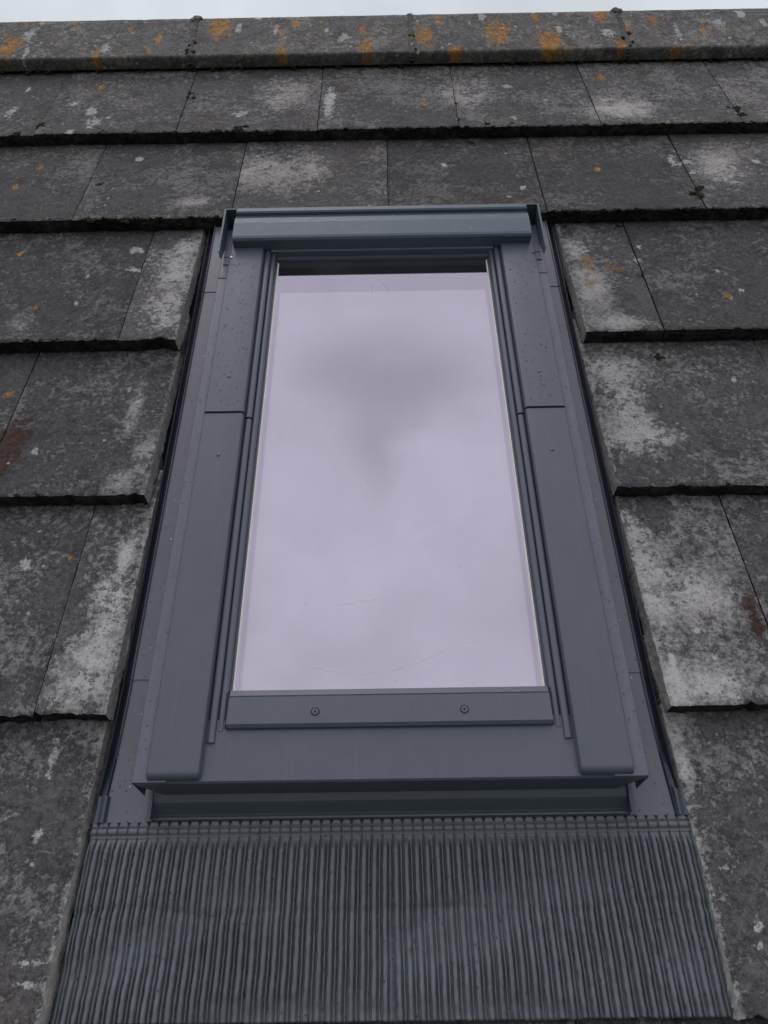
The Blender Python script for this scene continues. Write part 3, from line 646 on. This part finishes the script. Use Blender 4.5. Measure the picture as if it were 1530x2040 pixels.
# pleated apron: one pressed sheet
PIT = .01122; U0, U1 = -.3345, .3340
rows = list(np.arange(-1.7160, -1.7460, -.00065)) + list(np.arange(-1.7475, -1.9035, -.0022)) + [-1.9035]
us = np.linspace(U0, U1, int((U1 - U0) / PIT * 20))
def crimp(t, c, w): return max(0.0, 1 - abs((t - c) / w)) if abs(t - c) < w else 0.0
def pleat(s):
    # broad pleat, steep side, narrow deep fold with a thin inner lip
    if s < .06: return .5 - .5 * math.cos(math.pi * s / .06)
    if s < .42: return 1.0 - .14 * ((s - .20) / .22) ** 2
    if s < .48: return .86 * (1 - (s - .42) / .06)
    if s < .57: return 0.0
    if s < .86: return .74 * math.sin(math.pi * (s - .57) / .29) ** .55
    return 0.0
verts = []
for v in rows:
    for u in us:
        t = -1.716 - v                                                  # distance below the hem
        ph = (u - U0) / PIT
        pid0 = math.floor(ph)
        amp = min(1.0, max(0.0, (t - .0185) / .012))
        low = min(1.0, max(0.0, (t - .03) / .05))
        ph2 = ph + amp * (.02 * NZ(u * 14, v * 14, 3) + .028 * NZ(u * 38, v * 14, 8) * low + .05 * NZ(u * 300, v * 160, 2) + .03 * NZ(u * 500, v * 500, 5))
        kink = 1 / (1 + math.exp((v + 1.806 + .012 * NZ(u * 9, 2) + .022 * (u < 0) * 0) / .0016)); ph2 += kink * .16 * NZ(u * 22, 7) * low
        s = ph2 - math.floor(ph2); pid = math.floor(ph2)
        squash = 1 - .45 * max(0, min(1, (NZ(u * 7 + 4, v * 17, 11) + .05) * 3)) * low
        h = pleat(s) * .0070 * amp * squash - .002 * amp
        h *= 1 + .25 * NZ(pid * 3.3, v * 40, 6) * low
        h += .0010 * NZ(u * 120, v * 90, 4) * low + .0016 * NZ(u * 16, v * 16, 9) * low - .0012 * kink * (1 - kink) * 4 * low
        # crimped hem: bead, tube and line
        nb = 0.0
        def half(t, c, r): return math.sqrt(max(0, r * r - (t - c) ** 2))
        h += .0016 * (t < .0052) + half(t, .0098, .0036) * .75 + half(t, .0160, .0013) * .7
        s0 = ph - math.floor(ph); d = min(abs(s0 - .99), abs(s0 + .01))
        if t < .020:
            wd = .20 - 34 * min(t, .0050) if t < .0052 else (.06 + .05 * abs(math.sin((t - .0098) * 600)))
            n_ = max(0, 1 - (d / wd) ** 2)
            h -= n_ * (.0026 if .0064 < t < .0132 else .0040 if t < .0050 else .0007)
        if .0160 < t < .030:
            wd = .05 + .22 * max(0, (t - .0165)) / .0135
            h -= .0022 * max(0, 1 - d / wd) * (1 - max(0, (t - .024) / .006))
        e = min(u - U0, U1 - u); h -= .010 * max(0, 1 - e / .006) ** 1.5
        drift = .0006 * NZ(v * 25, 3.3) + .0018 * (t / .19) * (-1 if u < 0 else 1)
        vv = v + (.0012 * NZ(pid * 2.7, 1.5) if v == rows[-1] else 0)
        verts.append((u + drift * (abs(u) > .0), vv, -.0205 + h))
nu = len(us); faces = [(j * nu + i, (j + 1) * nu + i, (j + 1) * nu + i + 1, j * nu + i + 1) for j in range(len(rows) - 1) for i in range(nu - 1)]
nt = len(verts); last = (len(rows) - 1) * nu
for i in range(nu): x, y, z = verts[last + i]; verts.append((x, y + .0003, z - .0016))
faces += [(last + i, nt + i, nt + i + 1, last + i + 1) for i in range(nu - 1)]
ao = Vector((0, -1.8, -.02)); me = bpy.data.meshes.new('pleated_apron')
me.from_pydata([(x - ao.x, y - ao.y, z - ao.z) for x, y, z in verts], [], faces); me.materials.append(M_APRON); me.shade_smooth()
o = bpy.data.objects.new('pleated_apron', me); link(o, FL, ao); o['label'] = 'lead grey pleated apron sheet with crimped hem'

# ------------------------------------------------------------ roof window
RWN = empty('roof_window', (0, -1.25, -.02), 'centre pivot roof window with grey metal covers and lilac reflecting glass', 'roof window')
# timber and metal frame body
bm = bmesh.new()
for s in (-1, 1): box(bm, s * .258 if s > 0 else -.258, s * .186 if s > 0 else -.186, -1.668, -.75, -.08, .030)
obj('outer_frame', bm, M_RUBBER, RWN, (0, -1.2, -.02))
bm = bmesh.new(); box(bm, -.2577, .2577, -1.6675, -1.600, -.081, .028); obj('frame_sill', bm, M_RUBBER, RWN, (0, -1.63, -.02))
bm = bmesh.new(); box(bm, -.2577, .2577, -.803, -.7505, -.081, .030); obj('frame_head', bm, M_RUBBER, RWN, (0, -.77, -.02))
# bottom cladding: flat top, front face, mitred ends
bm = bmesh.new()
path = [(-1.622, .0395), (-1.6885, .0395), (-1.6905, .0375), (-1.6925, .003)]
def endu(sgn):
    return lambda p: sgn * (.2735 if p[1] > .03 else .2735 - (.03 - min(p[1], .03)) * .9)
prism(bm, sheet(path[::-1], .0009), 'u', endu(-1), endu(1))
obj('bottom_cladding', bm, M_COVER, RWN, (0, -1.66, .03), bevel=.0008)
for s in (-1, 1):
    # low side flange, visible outside the cover
    for (va, vb, dz) in ((-.862, -1.6898, 0.0),):
        bm = bmesh.new(); path = [(.2585 - .02, .0425), (.2745, .0425), (.2755, .0415), (.2755, -.010)]
        prism(bm, sheet([(s * a, b) for a, b in (path if s > 0 else path[::-1])], .0008) if s > 0 else sheet([(s * a, b) for a, b in path[::-1]], .0008), 'v', va, vb)
        obj('side_flange', bm, M_DECK2, RWN, (s * .267, -1.27, .04))
    bm = bmesh.new(); path = [(.2385, .0436), (.2735, .0436), (.2747, .0424), (.2748, -.008)]
    prism(bm, sheet([(s * a, b) for a, b in (path if s > 0 else path[::-1])], .0008), 'v', -.738, -.866)
    obj('upper_flange', bm, M_DECK2, RWN, (s * .267, -.8, .04))
    # side covers, the upper piece lapping over the lower
    for nm, va, vb, dz, tz in (('side_cover', -.76, -1.1715, .0518, .0016), ('side_cover', -1.1740, -1.6880, .0500, 0.0)):
        bm = bmesh.new(); low = va < -1
        poly = [(.2592, .0400), (.2592, dz - .0022), (.2580, dz - .0004), (.2560, dz), (.2065, dz), (.2035, dz - .0012), (.2020, dz - .0040), (.2012, .034), (.2040, .034)]
        st = [(va, 0, 0)]
        if low:                                                         # the lower end is pressed down and rounded over
            for k in range(0, 7):
                a = math.pi / 2 * k / 6; st.append((vb + .0085 * (1 - math.sin(a)), .0072 * (1 - math.cos(a)), .0030 * (1 - math.cos(a))))
        else: st.append((vb, 0, 0))
        rings = []
        for v_, dn, ins in st:
            rings.append([bm.verts.new((s * (x + (ins if x < .215 else -ins * .2)), v_, max(y - dn, .034) if y > .036 else y)) for x, y in poly])
        n = len(poly)
        for r0, r1 in zip(rings, rings[1:]):
            for i in range(n): bm.faces.new((r0[i], r0[(i + 1) % n], r1[(i + 1) % n], r1[i]))
        bm.faces.new(rings[0][::-1]); bm.faces.new(rings[-1])
        for f in bm.faces: f.smooth = len(f.verts) == 4
        o = obj('side_cover', bm, M_COVER, RWN, (s * .23, (va + vb) / 2, .045)); o.data.set_sharp_from_angle(angle=math.radians(35))
        # its rivet-like fixing dimple
        bm = bmesh.new(); vv = -1.103 if not low else -1.2505
        r_ = bmesh.ops.create_uvsphere(bm, u_segments=20, v_segments=10, radius=.0031, matrix=Matrix.Translation((s * .2300, vv, dz - .0002)) @ Matrix.Diagonal((1, 1, .5, 1)))
        obj('fixing_dome', bm, M_COVER, o, (s * .23, vv, dz), smooth=True)
    # two rounded profiles between cover and glass
    for nm, ua, ub, wt_, va, vb in (('glazing_trim', .2012, .1912, .0445, -.79, -1.1765), ('glazing_trim', .2005, .1912, .0432, -1.1790, -1.6480), ('sash_side', .1908, .1826, .0405, -.79, -1.6350)):
        bm = bmesh.new(); pts = []
        r = abs(ua - ub) / 2; c = (ua + ub) / 2
        for k in range(13):
            a = math.pi * k / 12; pts.append((c + r * math.cos(a), wt_ - .0048 + .0048 * math.sin(a) ** .7))
        pts = [(ua, .020)] + pts + [(ub, .020)]
        prism(bm, [(s * a, b) for a, b in pts], 'v', va, vb)
        for f in bm.faces: f.smooth = len(f.verts) == 4
        o = obj(nm, bm, M_TRIM, RWN, (s * c, (va + vb) / 2, .035)); o.data.set_sharp_from_angle(angle=math.radians(40))
    # seal and cream spacer along the pane
    bm = bmesh.new(); box(bm, s * .1824, s * .1797, -1.5905, -.812, .024, .0325); obj('glass_seal', bm, M_TRIM, RWN, (s * .181, -1.2, .03), bevel=.0004)
    bm = bmesh.new(); box(bm, s * .1799, s * .1777, -1.5905, -.815, .024, .0315); obj('pane_spacer', bm, M_GASKET, RWN, (s * .1787, -1.2, .03))
# bottom rail of the sash
bm = bmesh.new(); prism(bm, sheet([(-1.6322, .0395), (-1.6318, .0440), (-1.6295, .0462), (-1.5985, .0440), (-1.5972, .0425), (-1.5962, .0432), (-1.5890, .0395), (-1.5888, .030)][::-1], .0012)[::1], 'u', -.1800, .1805)
br = obj('bottom_rail', bm, M_COVER, RWN, (0, -1.61, .04), bevel=.0005)
for s, u in ((-1, -.0820), (1, .0840)):
    bm = bmesh.new(); cyl(bm, (u, -1.6163, .0472), .0040, .0034, .0014, 28)
    sc = obj('screw', bm, M_STEEL, br, (u, -1.6163, .0455), bevel=.0002)
    bm = bmesh.new(); cyl(bm, (u, -1.6163, .0480), .0016, .0016, .0005, 6); obj('socket', bm, M_RUBBER, sc, (u, -1.6163, .0462))
    bm = bmesh.new(); cyl(bm, (u, -1.6163, .0466), .0050, .0050, .0008, 28); obj('washer', bm, M_RUBBER, sc, (u, -1.6163, .0451))
for s in (-1, 1):
    bm = bmesh.new(); box(bm, s * .1812, s * .1822, -1.632, -1.589, .026, .043); obj('rail_end_seal', bm, M_RUBBER, RWN, (s * .181, -1.61, .035))
# top rail of the sash under the hood
bm = bmesh.new(); prism(bm, [(-.76, .028), (-.76, .046), (-.798, .046), (-.8005, .044), (-.8012, .034), (-.808, .0335), (-.8085, .028)], 'u', -.1905, .1905)
obj('top_rail', bm, M_SASH, RWN, (0, -.79, .035), bevel=.0005)
# panes
def pane(name, w0, th, mat, inset=0.0):
    bm = bmesh.new(); n = 1
    box(bm, -.1797 + inset, .1797 - inset, -1.592, -.809 + inset, w0 - th, w0)
    for f in bm.faces: f.material_index = 0 if abs(f.normal.z) > .9 else 0
    bmesh.ops.recalc_face_normals(bm, faces=bm.faces[:])
    # a pane is one reflecting face on a dark-edged body: keep only its upper face plus thin rim
    for f in [f for f in bm.faces if f.normal.z < -.5]: bm.faces.remove(f)
    return obj(name, bm, mat, RWN, (0, -1.2, w0))
pane('outer_pane', .0300, .003, M_GLASS1)
pane('inner_pane', .0110, .003, M_GLASS2, .004)
bm = bmesh.new(); box(bm, -.1785, .1785, -.8225, -.8095, .0008, .0268); obj('pane_top_spacer', bm, M_WOOD, RWN, (0, -.815, .015), bevel=.001)
bm = bmesh.new(); box(bm, -.186, .186, -1.60, -.80, -.080, -.070); obj('room_blind', bm, M_RUBBER, RWN, (0, -1.2, -.075))
# faint wipe marks left on the outer pane
gm2 = bpy.data.materials.new('wipe_mark'); gm2.use_nodes = True; t_ = NT(gm2.node_tree); t_.n.clear()
a_ = t_.new('ShaderNodeBsdfTransparent'); b_ = t_.new('ShaderNodeBsdfDiffuse'); b_.inputs[0].default_value = (.75, .73, .78, 1)
m_ = t_.new('ShaderNodeMixShader'); t_.put(m_.inputs[0], t_.math('MULTIPLY', t_.step(t_.noise(local(t_, False), 90, 5, .7), .35, .7), .28))
t_.l.new(a_.outputs[0], m_.inputs[1]); t_.l.new(b_.outputs[0], m_.inputs[2]); t_.l.new(m_.outputs[0], t_.new('ShaderNodeOutputMaterial').inputs[0])
def mark(path, wd):
    bm = bmesh.new(); pr = []
    for i, (x, y) in enumerate(path):
        a = path[max(0, i - 1)]; b = path[min(len(path) - 1, i + 1)]; dx, dy = b[0] - a[0], b[1] - a[1]; L = math.hypot(dx, dy)
        k = wd * (.35 + .65 * math.sin(math.pi * (i + .3) / len(path))); pr.append((bm.verts.new((x - dy / L * k, y + dx / L * k, .0304)), bm.verts.new((x + dy / L * k, y - dx / L * k, .0304))))
    for p, q in zip(pr, pr[1:]): bm.faces.new((p[0], p[1], q[1], q[0]))
    obj('wipe_mark', bm, gm2, RWN, (path[0][0], path[0][1], .03))
mark([(-.125 + .235 * k / 30, -1.545 - .022 * math.sin(math.pi * min(1, k / 26)) + .02 * (k / 30) ** 3) for k in range(31)], .0011)
mark([(-.07 + .055 * k / 12, -1.476 + .008 * k / 12 + .001 * math.sin(k)) for k in range(13)], .0007)
for q in (1, 2): mark([(-.03 + .011 * q + .02 * k / 8 * (q % 3 - 1), -.86 - .012 * abs(q - 2) - .028 * k / 8) for k in range(9)], .0012)
# hood
HP = [(-.7350, -.018), (-.7350, .0835), (-.7362, .0850), (-.7455, .0856), (-.7472, .0842), (-.7480, .0790), (-.7500, .0775), (-.7525, .0785), (-.7600, .0818),
      (-.7750, .0835), (-.8100, .0826), (-.8140, .0815), (-.8160, .0790), (-.8150, .0590), (-.8135, .0570), (-.8115, .0575)]
HP = [(a + (.0178 if b > .04 else 0), b - (.0125 if b > .04 else 0)) for a, b in HP[1:]]; HP = [(HP[0][0], -.018)] + HP
bm = bmesh.new(); prism(bm, sheet(HP, .0010), 'u', lambda p: -.2537 + (.0015 if p[0] > -.729 else 0), lambda p: .2532 - (.0015 if p[0] > -.729 else 0))
o = obj('hood', bm, M_HOOD, RWN, (0, -.77, .07), bevel=.0004, seg=1); o['label'] = 'light grey blue folded top hood of the window'
for s in (-1, 1):
    bm = bmesh.new(); prism(bm, [(-.7174, .030), (-.7174, .0727), (-.8352, .0710), (-.8385, .0620), (-.8300, .0540), (-.80, .046)], 'u', s * .2710, s * .2718)
    prism(bm, [(-.7174, .0715), (-.7174, .0727), (-.8352, .0710), (-.8352, .0698)], 'u', s * .2719, s * .2742)
    obj('hood_bracket', bm, M_HOOD, RWN, (s * .269, -.8, .06))
    bm = bmesh.new(); box(bm, min(s * .2535, s * .2742), max(s * .2535, s * .2742), -.7196, -.7172, .030, .0726); obj('bracket_back', bm, M_HOOD, RWN, (s * .26, -.736, .06), bevel=.0004)
    for vv in (-.8150, -.7960):
        bm = bmesh.new(); box(bm, min(s * .255, s * .2700), max(s * .255, s * .2700), vv - .0185, vv, .0437, .0452 if vv < -.80 else .0460); obj('bracket_tab', bm, M_DECK2, RWN, (s * .26, vv, .048), bevel=.0004)
    bm = bmesh.new(); bmesh.ops.create_uvsphere(bm, u_segments=18, v_segments=10, radius=.0026, matrix=Matrix.Translation((s * .2555, -.8240, .0525)) @ Matrix.Diagonal((1, 1, .5, 1)))
    o = obj('bracket_rivet', bm, M_BRIGHT if s < 0 else M_STEEL, RWN, (s * .2555, -.824, .0525), smooth=True)

# ------------------------------------------------------------ rain
bm = Pile()
def drop(u, v, w_, r):
    e = random.uniform(1, 1.3); bm.add(1 if r < .0009 else 2, lambda x, y, z: (u + x * r, v + y * r * e, w_ + z * r * .6))
for q in range(900):
    s = random.choice((-1, 1)); z = random.random()
    if z < .5: drop(s * random.uniform(.208, .254), -.84 - .32 * random.random() ** 1.2, .0513, random.choice((.0009, .0010, .0013, .0018)))
    elif z < .8: drop(s * random.uniform(.2605, .2735), -.88 - .78 * random.random(), .0426, random.choice((.0007, .0008, .0011)))
    elif z < .92: drop(s * random.uniform(.278, .306), -.9 - .78 * random.random(), -.0185, random.choice((.0006, .0008, .001)))
    else: drop(random.uniform(-.24, .24), random.uniform(-.805, -.757), .0836, .0006)
for q in range(150): drop(random.uniform(-.17, .17), random.uniform(-1.58, -.86), .0301, random.choice((.0004, .0005, .0007)))
tag(obj('raindrops', bm.bm(), M_WATER, None, (0, -1.2, .04), smooth=True), 'small raindrops scattered on the window covers, flashing and glass', 'raindrops', kind='stuff')
